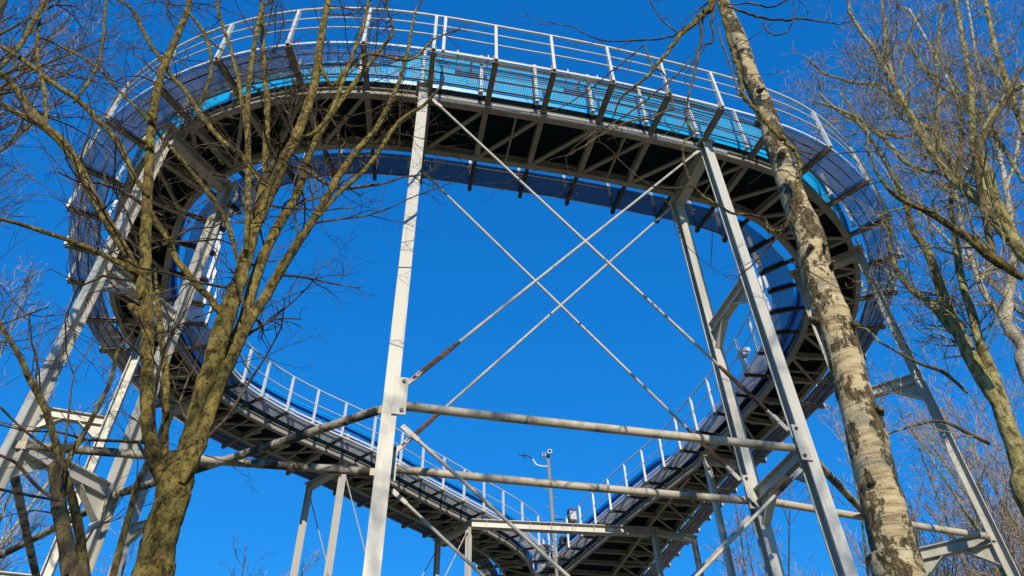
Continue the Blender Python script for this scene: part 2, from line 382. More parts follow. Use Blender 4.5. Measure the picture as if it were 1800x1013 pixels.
def deckpanel(s0, s1):
    g = Geo(); rows = [[Q(s, o, z) for o, z in ((-.585,.213),(in_off(s)+.055,.213),(in_off(s)+.055,.226),(-.585,.226))] for s in np.linspace(s0, s1, 4)]
    A = np.array(rows); idx = np.arange(16).reshape(4, 4); nx = np.roll(idx, -1, axis=1)
    g.add(A.reshape(-1, 3), np.concatenate([np.stack([idx[:-1], idx[1:], nx[1:], nx[:-1]], -1).reshape(-1, 4), idx[0][None], idx[-1][::-1][None]])); return g
def i_near(s): x, y = P2(s); return -3 < x < 5 and y < 11
for i, s in enumerate(STN):
    wd = widen(s); x, y = P2(s)
    if wd > .1:                                     # wider cross beam where the deck widens
        part('cross_beam', Geo().hsec(Q(s, -.456, .10), Q(s, in_off(s)-.07, .10), (0, 0, 1), .1, .156, .012, .01), M_deck, track, pivot=Q(s, 0, 0))
    else: place('cross_beam', me_cross, track, frame_mat(s))
    place('bracket', me_bo, track, frame_mat(s))
    place('bracket', me_bi, track, frame_mat(s, wd))
    place('wall_stiffener', me_stiffh if hout(s) > 1.3 else me_stiff, track, frame_mat(s))
    if y > 16 and x < 0: place('rail_clamp', me_clamp, track, frame_mat(s))
    if y > 11 or i % 3 == 0: place('hanger_plate', me_fish, track, frame_mat(s))
    place('post', me_post, rail_out, frame_mat(s, -1.515, .20))
    M = frame_mat(s, 1.515+wd, .20) @ Matrix.Rotation(math.pi, 4, 'Z'); place('post', me_post, rail_in, M)
    if i + 1 < len(STN):
        s1 = STN[i+1]; a, b = -.47, .58
        part('diagonal', Geo().bar(Q(s+.06, a, .045), Q(s1-.06, b, .045), (0, 0, 1), .07, .05), M_deck, track, pivot=Q((s+s1)/2, 0, 0))
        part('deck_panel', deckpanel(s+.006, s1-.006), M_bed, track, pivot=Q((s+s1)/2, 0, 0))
        if i % 2: part('sub_strut', Geo().bar(Q(s+.5, -.455, .006), Q(s+.5, .565, .006), (0, 0, 1), .035, .05), M_deck, track, pivot=Q((s+s1)/2, 0, 0))
        part('walkway_grating', grating(s+.012, s1-.012, -1.455, -.84, ncross=15 if i_near(s) else 20, nbear=25 if i_near(s) else 34, dep=.009 if i_near(s) else .027, wid=.0042 if i_near(s) else .0072), M_grate, track, pivot=Q((s+s1)/2, -1.1, 0))
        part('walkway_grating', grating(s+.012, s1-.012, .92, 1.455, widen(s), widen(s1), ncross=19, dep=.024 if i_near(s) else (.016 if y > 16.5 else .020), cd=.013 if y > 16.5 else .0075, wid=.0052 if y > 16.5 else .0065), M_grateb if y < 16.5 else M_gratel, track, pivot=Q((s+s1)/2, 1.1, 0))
place('post', me_post, rail_out, frame_mat(SA-.16, -1.515, .20))
def railtube(offf, z, r): 
    g = Geo(); g.tube([Q(s, offf(s), z) for s in fine], r, 8); return g
for z, r, n in ((1.40, .027, 'top_rail'), (1.04, .016, 'middle_rail'), (.68, .016, 'middle_rail')):
    part(n, railtube(lambda s: -1.515, z, r), M_rail, rail_out, True)
for z, r, n in ((1.40, .024, 'top_rail'), (.86, .016, 'middle_rail')):
    part(n, railtube(lambda s: 1.515+widen(s), z, r), M_rail, rail_in, True)
near = [s for s in fine if SA-6.2 < s < SA]
part('handrail', railtube_g := Geo().tube([Q(s, -.80, 1.40) for s in near], .028, 8), M_rail, track, True)
for z, rr in ((1.31, .022), (1.25, .016), (1.49, .014)): part('cable', Geo().tube([Q(s, -.775, z) for s in near], rr, 6), M_dark, track, True)
# perforated cable tray on the near edge beam
g = Geo()
for s in np.arange(SA-5.9, SA-.15, .045): g.bar(Q(s, -.59, .045), Q(s+.02, -.59, .125), NRM(s), .02, .006)
tr = part('cable_tray', sweep(rect(-.594, -.584, .02, .04), near), M_rail, track); part('cable_tray', sweep(rect(-.594, -.584, .13, .15), near), M_rail, track)
part('tray_slots', g, M_rail, track, kind='stuff')
part('cable_tray', sweep(rect(-.583, -.581, .02, .15), near), M_deck, track)
# tube lamps behind the near outer walkway
for k, ds in enumerate((.75, 2.95)):
    s = SA - ds; L = thing('tube_lamp', ('white tube lamp behind the walkway mesh beside the central column', 'white tube lamp behind the walkway mesh, second bay right of the first lamp')[k], 'lamp', tuple(Q(s, -.86, 1.2)), 'tube lamps on the trough wall')
    part('housing', Geo().tube([Q(s-.29+.0725*q, -.86, 1.2) for q in range(9)], .075, 10), M_lamp, L, True)
    g = Geo()
    for q in (-.30, .30): g.box(Q(s+q, -.86, 1.2), (NRM(s), np.append(TAN(s), 0), (0, 0, 1)), (.085, .012, .085))
    part('end_cap', g, M_rail, L); part('mount', Geo().bar(Q(s, -.81, 1.24), Q(s, -.66, 1.3), (0, 0, 1), .05, .03), M_rail, L)

# ------------------------------------------------------------------ support frames
FR = 'white support frames under the track'
def rad(p, q): return nrm(np.append(np.asarray(q, float) - np.asarray(p, float), 0))
frames = {}
def haunched(g, a, b, h=.20, w=.15):
    """I beam from a to b with a haunch under each end"""
    t = nrm(b-a); up = np.array([0, 0, 1.]); g.hsec(a, b, up, w, h, .016, .012)
    for p, d in ((a, t), (b, -t)):
        lo = p + np.array([0, 0, -h/2-.002])
        g.prism([lo, lo + d*.42, lo + np.array([0, 0, -.34])], np.cross(t, up), .012)
        g.bar(lo + d*.43 + np.array([0, 0, -.005]), lo + np.array([0, 0, -.345]) + d*.006, np.cross(np.cross(t, up), nrm(lo + d*.43 - lo + np.array([0, 0, .34]))), w*.9, .012)
def support(key, po, pi, label, levels, head=True, wcol=.18, top=12.0, htop=None):
    r = rad(po, pi); o3 = np.append(po, 0.); i3 = np.append(pi, 0.)
    T = thing('support_frame', label, 'support frame', tuple((o3+i3)/2), FR); z1 = EYE + top
    frames[key] = (o3, i3)
    ext = .10 if key in ('A', 'B') else 0
    for p, zt in ((o3, z1 - .004 + ext), (i3, z1 - .004)):
        p = p.copy()
        c = part('column', Geo().hsec(p, p + np.array([0, 0, zt]), r, wcol, wcol), M_white, T, pivot=p)
        ax = (r, np.cross((0, 0, 1), r), (0, 0, 1)); part('base_plate', Geo().box(p + np.array([0, 0, .012]), ax, (.22, .22, .01)), M_white, c)
        part('cap_plate', Geo().box(p + np.array([0, 0, zt+.006]), ax, (.15, .15, .008)), M_white, c)
    if head:
        a, b = o3 + r*(wcol/2+.003), i3 - r*(wcol/2+.003); h = np.array([0, 0, z1-.12])
        part('head_beam', Geo().hsec(a+h, b+h, (0, 0, 1), .2, .22, .016, .012), M_white, T)
    for z in levels:
        a, b = o3 + r*(wcol/2+.003), i3 - r*(wcol/2+.003); h = np.array([0, 0, EYE+z])
        g = Geo(); haunched(g, a+h, b+h); part('cross_beam', g, M_white, T)
    return T
def bolts(g, c, n, ax1, ax2, offs, r=.022):
    for a, b in offs: p = c + ax1*a + ax2*b; g.tube([p, p + n*.02], r, 8)
TA = support('A', (-1.53, 7.56), (-1.87, 9.16), 'tallest white support frame standing nearest, its front column left of centre with bolted plates', (5.15, 8.4))
TB = support('B', (3.94, 8.98), (3.56, 10.36), 'white support frame right of centre, front column just left of the birch trunk', (5.15, 8.4))
TC = support('C', (7.92, 12.0), (6.73, 12.71), 'white support frame behind the birch trunk at the right bend of the loop', (5.15, 8.4))
TD = support('D', (-6.46, 8.22), (-5.80, 9.62), 'white support frame at the near left bend, columns crossing the forked tree', (5.15, 8.4))
TE = support('E', (-9.55, 12.25), (-8.28, 12.74), 'white support frame behind the near left one, its back column beside the forked trunk', (5.15, 8.4))
TH = support('H', (-9.78, 17.55), (-8.45, 17.0), 'white support frame farthest left, seen low behind the forked trunk', (5.15, 8.4))
TF = support('F', (-6.84, 22.15), (-5.47, 20.85), 'white support frame under the far left ramp, just left of the central column', (4.0,), wcol=.165)
TG = support('G', (-3.05, 26.75), (-1.80, 25.35), 'white support frame under the far left ramp near the camera mast', (4.0,), wcol=.165)
TI = support('I', (7.4, 21.55), (6.05, 21.2), 'white support frame under the far right ramp behind the two horizontal tubes', (4.0,), wcol=.165)
TJ = support('J', (6.6, 27.1), (4.98, 26.3), 'white support frame holding the wide end of the far right ramp', (4.0,), wcol=.165)
# girder that ties the two ramps
gd = thing('tie_girder', 'long white I-beam girder spanning between the two far ramps', 'girder', (1.6, 26, Z0))
a, b = np.array([-1.68, 25.1, Z0-.17]), np.array([4.80, 26.2, Z0-.17])
part('beam', Geo().hsec(a, b, (0, 0, 1), .26, .30, .02, .014), M_white, gd)
g = Geo()
for q in np.linspace(.08, .92, 8): p = a + (b-a)*q; g.box(p, (nrm(b-a), np.cross((0, 0, 1), nrm(b-a)), (0, 0, 1)), (.006, .11, .128))
part('web_stiffeners', g, M_white, gd)

# ------------------------------------------------------------------ tie plates, tubes and rods between the frames
def P(key, which, z): p = frames[key][which].copy(); p[2] = EYE + z; return p
def plate_on(T, key, other, which, z=5.2, up=.5):
    """bolted tie plate on a column's side, pointing to the neighbouring frame"""
    p = P(key, which, z); d = nrm((frames[other][which] - frames[key][which])*np.array([1, 1, 0])); n = np.cross(d, (0, 0, 1)); n = n if n[1] < 0 else -n
    c = p + d*.105 + n*.112
    pl = part('tie_plate', Geo().box(c, (d, n, (0, 0, 1)), (.085, .008, .27)), M_white, T, pivot=c)
    for q in (.21, -.21): g = Geo(); bolts(g, c + n*.008, n, d, np.array([0, 0, 1.]), [(.03, q)], .025); part('bolt', g, M_mast, pl, True)
for T, k, o in ((TA, 'A', 'B'), (TB, 'B', 'A')):
    for wch in (0, 1): plate_on(T, k, o, wch)
def tube_between(a, b, r, mat, label, inset=.16):
    t = nrm(b-a); a = a + t*inset; b = b - t*inset
    o = thing('brace_tube', label, 'brace tube', tuple((a+b)/2), 'horizontal brace tubes between the frames')
    K = 25; sag = np.array([[0, 0, -.012*math.sin(math.pi*q)] for q in np.linspace(0, 1, K)])
    part('tube', Geo().tube(np.linspace(a, b, K) + sag, r, 12), mat, o, True)
    for p, s in ((a, -1), (b, 1)):
        part('end_plate', Geo().bar(p + t*s*.002, p + t*s*.15, (0, 0, 1), .016, r*1.9), M_tube, o, pivot=p)
zt = 5.15
tube_between(P('A',0,zt-.02), P('B',0,zt+.02), .058, M_tube, 'front horizontal tube running right from the central column above the lower tube')
tube_between(P('A',1,zt+.02), P('B',1,zt-.04), .058, M_tube, 'back horizontal tube running right below the front one, crossing the mast')
tube_between(P('D',0,zt-.02), P('A',1,zt-.05), .057, M_algae, 'stained tube running level from the left column to behind the central column')
tube_between(P('D',1,zt-.05), P('A',0,zt-.05), .057, M_algae, 'stained tube rising from left towards the front of the central column')
tube_between(P('D',1,zt-.1), P('E',0,zt-.1), .057, M_algae, 'dark tube dropping out of the picture at the lower left edge')
tube_between(P('D',0,zt-.15), P('E',1,zt-.15), .057, M_algae, 'steep dark tube at the lower left behind the small pollard tree')
tube_between(P('B',0,zt), P('C',1,zt), .057, M_algae, 'dark tube descending right from the right-hand column to behind the birch')
tube_between(P('B',1,zt), P('C',0,zt), .057, M_tube, 'grey tube passing behind the birch to the rightmost column')
def rod(a, b, label, r=.023, buckle=None, blen=.9, grp='tie rods between the frames', mat=M_rod):
    o = thing('tie_rod', label, 'tie rod', tuple((a+b)/2), grp); t = nrm(b-a); L = np.linalg.norm(b-a)
    K = 15; part('rod', Geo().tube(np.linspace(a + t*.16, b - t*.16, K), r, 8), mat, o, True)
    for p, s in ((a, 1), (b, -1)):
        side = nrm(np.cross(t, (0, 1, .01)))
        cv = part('clevis', Geo().bar(p + t*s*.0, p + t*s*.24, side, .018, .062).bar(p + t*s*.18, p + t*s*.28, side, .05, .05), M_rod, o, pivot=p)
    if buckle:
        p = a + t*(L*buckle); g = Geo(); side = nrm(np.cross(t, (0, 1, .01))); up = np.cross(side, t)
        for q in (-1, 1): g.bar(p - t*blen*.25 + side*q*r*1.1, p + t*blen*.25 + side*q*r*1.1, up, r*.6, r*.9)
        for q in (-1, 1): g.tube([p + t*q*blen*.25, p + t*q*blen*.33, p + t*q*blen*.45], [r*1.4, r*1.4, r*1.1], 8)
        g.tube([p - t*blen*.5, p + t*blen*.5], r*1.02, 8)
        part('turnbuckle', g, M_rust, o)
fo = np.array([0, -.02, 0])
def F_(key, which, z, other):
    p = P(key, which, z); d = nrm((frames[other][which] - frames[key][which])*np.array([1, 1, 0])); return p + d*.17
rod(F_('A',0,11.85,'B'), F_('B',0,5.45,'A'), 'front tie rod from the top of the central column down to the right column', buckle=.90)
rod(F_('A',0,5.45,'B'), F_('B',0,11.85,'A'), 'front tie rod rising from the central column plate to the top of the right column', buckle=.07)
rod(F_('A',1,11.75,'B'), F_('B',1,5.45,'A'), 'back tie rod from the top left, crossing lower and left of the front one', buckle=.92)
rod(F_('A',1,5.45,'B'), F_('B',1,11.75,'A'), 'back tie rod rising right to the top of the right frame inner column', buckle=.07)
rod(F_('A',0,4.85,'B'), F_('B',0,.3,'A'), 'front lower tie rod dropping right from the central column plate')
rod(F_('A',1,4.85,'B'), F_('B',1,.3,'A'), 'back lower tie rod dropping right from behind the central column')
rod(F_('B',0,4.85,'A'), F_('A',0,.3,'B'), 'front lower tie rod dropping left from the right column plate', buckle=.06, blen=.5)
rod(F_('B',1,4.85,'A'), F_('A',1,.3,'B'), 'back lower tie rod dropping left beneath the back horizontal tube')
rg = 'thin tie rods under the far ramps'
def thin(k0, w0, z0, k1, w1, z1, label):
    rod(P(k0, w0, z0), P(k1, w1, z1), label, r=.02, grp=rg)
thin('F',1,11.8,'G',1,1.0,'thin tie rod dropping right from the far left ramp column beside the central column')
thin('F',0,11.7,'G',0,1.0,'thin tie rod dropping right from the leftmost column under the far ramp')
thin('G',1,11.8,'F',1,1.0,'thin tie rod dropping left from the column under the girder end')
thin('G',0,11.7,'F',0,1.0,'thin tie rod dropping left from the back column near the girder')

# ------------------------------------------------------------------ camera mast, projector on the right ramp
mb = at(984, 985, 29.0); mt = at(966, 800, 29.0); mt[0] = mb[0] - .32
mast = thing('camera_mast', 'thin grey mast with cameras and floodlights standing where the two ramps meet', 'mast', (mb[0], mb[1], 0))
up = np.array([0, 0, 1.]); pole_b = np.array([mb[0]+.02, mb[1], 0]); pole_t = np.array([mb[0]-.22, mb[1], mt[2]])
part('pole', Geo().hsec(pole_b, pole_t, (0, 1, 0), .12, .12, .02, .02), M_mast, mast)
def mp(z, dx=0, dy=0): return pole_b + (pole_t-pole_b)*(z/pole_t[2]) + np.array([dx, dy, 0])
ztop = pole_t[2]
for k in range(9):
    z = ztop - 1.6 - .42*k; sg = 1 if k % 2 else -1
    part('step_rung', Geo().bar(mp(z, sg*.076), mp(z, sg*.24), (0, 0, 1), .03, .03), M_mast, mast, pivot=mp(z))
for dx, dz, r in ((-.18, -.12, .085), (.08, .03, .11)):
    c = mp(ztop, dx, -.14) + up*dz
    d = part('dome_camera', Geo().tube([c + np.array([0, -.18, 0]), c + np.array([0, -.16, 0]), c, c + np.array([0, .1, 0])], [r*.7, r, r, r*.6], 12), M_lamp, mast, True, pivot=c)
    part('lens', Geo().tube([c + np.array([0, -.19, 0]), c + np.array([0, -.215, 0])], [r*.62, r*.5], 10), M_glass, d, True)
g = Geo(); e = mp(ztop-.55)
g.tube([e, e + np.array([-.35, -.05, 0]), e + np.array([-.55, -.08, .08]), e + np.array([-.68, -.1, .32])], .03, 8); part('antenna_arm', g, M_lamp, mast, True)
g = Geo(); q = e + np.array([-.68, -.1, .32]); g.tube([q, q + np.array([-.22, 0, .18]), q + np.array([-.5, 0, .22])], .022, 6)
g.tube([q + np.array([-.3, 0, .05]), q + np.array([-.42, 0, .36])], .018, 6); g.tube([q + np.array([-.36, 0, .12]), q + np.array([-.62, 0, .30])], .018, 6)
part('wind_sensor', g, M_dark, mast)
def flood(dz, dx, w, h, d, mat, lensmat, nm):
    z = ztop + dz; a = mp(z); c = mp(z, dx, -.2) + up*.0
    body = part(nm, Geo().box(c, ((.96, .28, 0), (-.28, .96, 0), (0, 0, 1)), (w/2, d/2, h/2)).box(c + np.array([0, .0, h/2+.012]), ((.96, .28, 0), (-.28, .96, 0), (0, 0, 1)), (w/2*.8, d/2*.8, .01)), mat, mast, pivot=c)
    part('lens', Geo().box(c + np.array([.28, -.96, 0])*(d/2+.006), ((.96, .28, 0), (-.28, .96, 0), (0, 0, 1)), (w*.4, .005, h*.32)), lensmat, body)
    part('lamp_arm', Geo().tube([a, mp(z-.05, dx*.7, -.1), c - up*h*.4], .025, 6), M_mast, mast)
flood(-3.0, .80, .34, .56, .3, M_dark, M_lamp, 'floodlight'); flood(-4.35, -.42, .36, .32, .28, M_dark, M_glass, 'floodlight'); flood(-4.05, .38, .34, .30, .28, M_dark, M_glass, 'floodlight')
pj = at(1291, 645, 15.7); pj[2] = Z0 + .62
sP = arc[np.argmin(np.linalg.norm(dense - np.array([6.9+.9, 17.2]), axis=1))]
pb = Q(sP, 1.40, .23)
pr = thing('sensor_unit', 'small pale box sensor on a bracket beside the railing of the right ramp', 'sensor', tuple(pb))
t3 = np.append(TAN(sP), 0); n3 = NRM(sP); ax = (t3, n3, up)
part('housing', Geo().box(pb + up*.66, ax, (.22, .13, .06)).box(pb + up*.56 + t3*.1, ax, (.07, .09, .037)).box(pb + up*.56 - t3*.12, ax, (.05, .09, .037)), M_lamp, pr)
part('stand', Geo().bar(pb, pb + up*.59, n3, .05, .05).bar(pb - t3*.16, pb + up*.5 + t3*.02, n3, .025, .03).bar(pb + t3*.16, pb + up*.5 - t3*.02, n3, .025, .03), M_rail, pr)

# ------------------------------------------------------------------ trees
def curve(pts, r, k=4, wig=0, rng=None):
    pts = np.asarray(pts, float); r = np.asarray(r, float); n = len(pts)
    if n < 2: return pts, r
    E = np.vstack([2*pts[0]-pts[1], pts, 2*pts[-1]-pts[-2]]); out = []; ro = []
    for i in range(n-1):
        for u in np.linspace(0, 1, k, endpoint=False):
            a, b, c, d = E[i:i+4]
            out.append(.5*((2*b) + (-a+c)*u + (2*a-5*b+4*c-d)*u*u + (-a+3*b-3*c+d)*u**3)); ro.append(r[i]*(1-u)+r[i+1]*u)
    out.append(pts[-1]); ro.append(r[-1]); out = np.array(out); ro = np.array(ro)
    if rng is not None and wig: out[1:-1] += rng.normal(0, 1, (len(out)-2, 3))*ro[1:-1, None]*wig; ro[1:-1] *= 1 + rng.normal(0, .022, len(ro)-2)
    return out, ro
def perp(t, rng):
    v = rng.normal(0, 1, 3); v -= t*(v@t); return v/(np.linalg.norm(v)+1e-9)
def shoot(G, p, d, L, r, lvl, rng, cfg):
    """a branch and, recursively, its side shoots; G[lvl] collects the tubes"""
    k = 6 if L > .7 else 5 if L > .3 else 4
    pts = [p]; q = p.copy(); dd = d.copy(); st = L/(k-1)
    for i in range(k-1):
        dd = dd + rng.normal(0, cfg['wig'], 3) + np.array([0, 0, cfg['up']*st]); dd /= np.linalg.norm(dd); q = q + dd*st; pts.append(q)
    pts = np.array(pts); rr = np.linspace(r, max(cfg['rmin'], r*.35), k)
    G[min(lvl, 1)].tube(pts, rr, 5 if r > .012 else 3)
    if lvl <= 0: return
    n = max(1, int(L*cfg['dens'][lvl] + rng.random()))
    for j in range(n):
        u = .18 + .82*rng.random(); x = u*(k-1); i = min(k-2, int(x)); pp = pts[i] + (pts[i+1]-pts[i])*(x-i)
        t = pts[i+1]-pts[i]; t = t/(np.linalg.norm(t)+1e-9); a = rng.uniform(*cfg['ang'])
        nd = t*math.cos(a) + perp(t, rng)*math.sin(a)
        nl = L*rng.uniform(*cfg['ratio'])*(1.15-.55*u)
        if nl < cfg['lmin']: nl = cfg['lmin']*rng.uniform(.8, 1.3)
        shoot(G, pp, nd, nl, max(cfg['rmin'], rr[i]*.62), lvl-1, rng, cfg)
CFG = dict(wig=.26, up=.10, rmin=.0018, dens={1: 6.0, 2: 4.3, 3: 3.2}, ang=(.5, 1.05), ratio=(.35, .62), lmin=.10)

def limb_of(tree, name, spec, Y0, Y1, mat, rng, G=None, shoots=4.0, slen=(.5, 1.5), lvl=2, sides=10, k=5, cfg=CFG, start=.12, wig=.05, thin_=1.0):
    n = len(spec); Ys = np.linspace(Y0, Y1, n) if np.isscalar(Y0) else Y0
    pts = np.array([at(a, b, y) for (a, b, _), y in zip(spec, Ys)])
    zc = np.array([(CM.T @ (p - np.array([0, 0, EYE])))[2] for p in pts])
    rad_ = np.array([wd for _, _, wd in spec])/2/FPX*zc*thin_; rad_[0] *= .62
    c, r = curve(pts, rad_, k, wig, rng); part(name, Geo().tube(c, r, sides), mat, tree, True)
    if G is not None and shoots > 0:
        L = np.linalg.norm(np.diff(c, axis=0), axis=1).sum()
        for _ in range(int(L*shoots)):
            i = rng.integers(int(len(c)*start), len(c)-1); t = nrm(c[i+1]-c[i]); a = rng.uniform(.5, 1.15)
            d = t*math.cos(a) + perp(t, rng)*math.sin(a)
            shoot(G, c[i] + d*r[i]*.6, d, rng.uniform(*slen), min(max(.005, r[i]*.30), .016), lvl, rng, cfg)
        shoot(G, c[-1], nrm(c[-1]-c[-2]), rng.uniform(.6, 1.2), max(.004, r[-1]), lvl, rng, cfg)
    return c, r

# --- large forked tree on the left
rng = np.random.default_rng(7)
YL = 5.6
tl = thing('bare_tree', 'large bare tree with olive bark and a low fork in front of the left bend', 'tree', tuple(at(262, 1030, YL)*np.array([1, 1, 0])), 'bare trees in the foreground')
b0 = at(255, 1040, YL); base = b0*np.array([1, 1, 0]) + np.array([-.05, 0, 0])
GL = [Geo(), Geo()]
tp = [base, (base+b0)/2 + np.array([-.01, 0, 0])] + [at(a, b, YL) for a, b in ((262,1030),(268,1008),(285,930),(301,885),(309,845),(316,806))]
sc = lambda a, b, wd: wd/2/FPX*(CM.T @ (at(a, b, YL) - np.array([0, 0, EYE])))[2]
tr_ = [.20, .165, sc(262,1030,68), sc(268,1008,65), sc(285,930,59), sc(301,885,57), sc(309,845,61), sc(316,806,54)]
c, r = curve(tp, tr_, 6, .03, rng); part('trunk', Geo().tube(c, r, 20), M_bark, tl, True)
L = lambda spec, Y0, Y1, sh=3.5, mat=M_bark, **k: limb_of(tl, 'branch', spec, Y0, Y1, mat, rng, GL, sh*.72, **dict(dict(slen=(.5, 1.7)), **k))
L([(306,872,40),(290,842,33),(274,812,27),(264,769,25),(259,695,24),(259,640,22),(259,555,21),(256,480,20),(256,413,19),(261,307,17),(264,255,16),(268,208,15),(282,134,13),(302,84,12),(329,20,10),(334,-10,9)], 5.55, 5.3, 2.6, sides=12)
L([(298,850,20),(293,815,14),(290,769,13),(292,695,12),(290,640,12),(282,580,11),(277,520,9),(270,470,7)], 5.75, 5.9, 1.5)
L([(312,845,54),(327,812,44),(340,762,37),(356,695,34),(375,635,34),(393,570,34),(418,500,28),(436,440,22),(453,367,19),(467,317,16)], 5.6, 5.65, 1.4, sides=14)
L([(440,430,20),(460,372,21),(483,322,20),(503,275,19),(523,235,18),(541,185,17),(554,144,15),(564,67,13),(577,0,10),(582,-25,9)], 5.65, 5.5, 3.2)
L([(466,325,14),(467,268,12),(470,188,11),(467,150,10),(463,100,9),(460,17,8)], 5.65, 5.8, 3.2)
L([(432,440,13),(436,360,11),(436,268,10),(436,168,9),(447,80,8),(462,5,7)], 5.5, 5.4, 3.5)
L([(352,700,16),(366,668,24),(385,640,26),(412,600,23),(430,558,20),(453,474,19),(475,425,17),(493,390,16),(523,340,14),(548,260,12),(590,190,10),(640,125,9),(690,60,6)], 5.75, 6.1, 3.0)
L([(318,850,20),(333,815,28),(352,770,29),(376,700,24),(400,645,21),(436,568,19),(470,515,18),(497,468,17),(525,425,15),(552,384,14),(578,340,13),(600,302,13),(640,250,12),(660,228,10),(690,170,8),(710,117,7),(731,17,4)], 5.5, 5.9, 2.3)
L([(250,525,20),(245,490,18),(221,444,17),(195,400,17),(161,340,17),(134,285,17),(108,248,17),(82,226,15)], 5.4, 5.0, 2.0)
L([(84,228,13),(74,215,13),(45,180,12),(20,145,10),(0,127,9),(-40,90,8)], 5.0, 4.8, 3.0)
L([(84,230,12),(60,214,11),(30,199,10),(0,181,9),(-40,165,8)], 5.0, 4.9, 3.0)
L([(243,485,9),(235,478,10),(201,457,9),(134,427,8),(67,404,8),(30,392,7),(-20,380,7)], 5.35, 4.7, 2.0)
L([(262,345,9),(246,325,9),(235,309,10),(218,270,10),(201,242,10),(158,195,10),(130,170,9),(100,151,9),(50,112,8),(0,80,7),(-30,62,6)], 5.35, 5.0, 2.6)
L([(392,560,16),(382,541,14),(365,520,12),(347,502,13),(325,475,12),(311,456,11),(295,420,10),(276,392,10),(262,367,9)], 5.7, 5.45, 1.5)
L([(420,466,10),(408,420,9),(393,378,9),(361,331,8),(335,300,7),(311,271,7),(276,232,6),(245,195,5),(200,150,4)], 5.7, 5.8, 2.5)
L([(456,318,11),(432,282,10),(410,262,10),(389,246,9),(352,201,9),(330,165,8),(302,134,8),(280,100,7),(262,74,7),(232,17,6),(208,0,5),(180,-20,4)], 5.6, 5.3, 3.0)
L([(437,270,8),(428,200,7),(419,141,7),(405,85,6),(386,27,6),(380,-10,5)], 5.5, 5.3, 3.5)
L([(525,240,9),(550,235,8),(580,200,8),(600,150,7),(622,90,7),(640,40,6),(650,-10,5)], 5.6, 5.3, 3.5)
L([(555,385,9),(600,335,8),(640,300,8),(670,260,8),(700,215,7),(745,185,6)], 5.7, 6.0, 3.0)
L([(560,110,9),(585,150,8),(610,120,7),(650,95,6),(720,105,5),(760,70,4)], 5.5, 5.7, 4.0)
L([(500,290,8),(540,300,7),(590,330,6),(660,325,5)], 5.7, 6.2, 3.0)
L([(82,228,8),(78,160,7),(66,100,6),(70,20,5)], 5.0, 5.1, 3.0)
L([(130,180,7),(170,120,6),(182,60,5),(186,0,4)], 5.1, 5.2, 4.0)
L([(0,120,9),(35,80,8),(55,45,8),(80,0,7),(90,-20,6)], 4.9, 5.0, 4.0)
L([(268,215,6),(220,170,5),(160,110,5),(84,70,4)], 5.3, 5.6, 4.0)
L([(330,20,7),(360,60,7),(372,120,6),(352,180,5)], 5.3, 5.6, 3.0)
# wispy twigs right of the trunk
for (a, b, ex, ey) in ((402,640,560,600),(360,800,470,820),(440,560,620,460),(475,440,650,410),(420,600,540,650)):
    p0, p1 = at(a, b, 5.7), at(ex, ey, 6.0); shoot(GL, p0, nrm(p1-p0), np.linalg.norm(p1-p0), .006, 2, rng, dict(CFG, up=.25, wig=.12))
part('boughs', GL[1], M_twig, tl, kind='stuff'); part('crown', GL[0], M_twig, tl, kind='stuff')
# knots and scars on the left limbs
for a, b, Y, s in ((240,548,5.45,13),(268,205,5.25,9),(262,255,5.3,8),(385,545,5.55,10)):
    p = at(a, b, Y); rr = s/2/FPX*7.4; part('knot', Geo().tube([p+np.array([.04,.02,-.03]), p+np.array([.0,-.02,0]), p+np.array([-.05,-.05,.03]), p+np.array([-.075,-.06,.04])], [rr*1.6, rr*1.3, rr, rr*.6], 8), M_bark, tl, True)

# --- pollarded small tree at the lower left
rng = np.random.default_rng(21); YP = 5.0
tpo = thing('bare_tree', 'small pollarded tree with lichen-yellow stems at the lower left corner', 'tree', tuple(at(128, 1040, YP)*np.array([1, 1, 0])), 'bare trees in the foreground')
GP = [Geo(), Geo()]
Lp = lambda spec, Y0, Y1, sh=2.5, mat=M_bark2, **k: limb_of(tpo, 'stem', spec, Y0, Y1, mat, rng, GP, sh, **k)
bp_ = at(128, 1040, YP); part('trunk', Geo().tube(*curve([bp_*np.array([1, 1, 0]), bp_*np.array([1, 1, .5]), bp_, at(125,1013,YP), at(112,932,YP), at(103,885,YP), at(99,850,YP), at(98,822,YP), at(99,815,YP)], [.09,.08,.062,.060,.052,.052,.047,.05,.03], 5, .05, rng), 14), M_barkd, tpo, True)
Lp([(158,1040,18),(150,1010,18),(139,932,17),(125,869,15),(116,840,14),(108,817,15),(102,790,13),(94,765,13),(82,725,12),(70,698,12),(49,660,11),(34,625,9),(15,595,8),(0,568,7),(-20,540,6)], 5.15, 4.9, 2.6, sides=12)
Lp([(112,835,10),(118,813,9),(135,782,9),(153,751,9),(175,710,8),(195,667,7),(205,620,5)], 5.1, 5.3, 2.6)
Lp([(190,1040,12),(199,1010,12),(212,960,12),(223,918,11),(232,885,10),(240,852,10),(250,830,8),(259,808,7)], 5.2, 5.4, 2.0)
Lp([(104,880,7),(85,870,6),(60,850,6),(30,815,6),(0,800,5),(-20,790,5)], 4.9, 4.6, 2.5, mat=M_twig)
Lp([(104,880,6),(60,872,5),(0,860,5)], 4.9, 4.5, 2.5, mat=M_twig)
Lp([(105,850,5),(112,800,5),(118,750,4),(125,690,3)], 4.9, 4.8, 3, mat=M_twig)
Lp([(100,800,5),(60,770,5),(30,745,4),(0,715,4)], 4.9, 4.6, 3, mat=M_twig)
part('boughs', GP[1], M_twig, tpo, kind='stuff'); part('crown', GP[0], M_twig, tpo, kind='stuff')

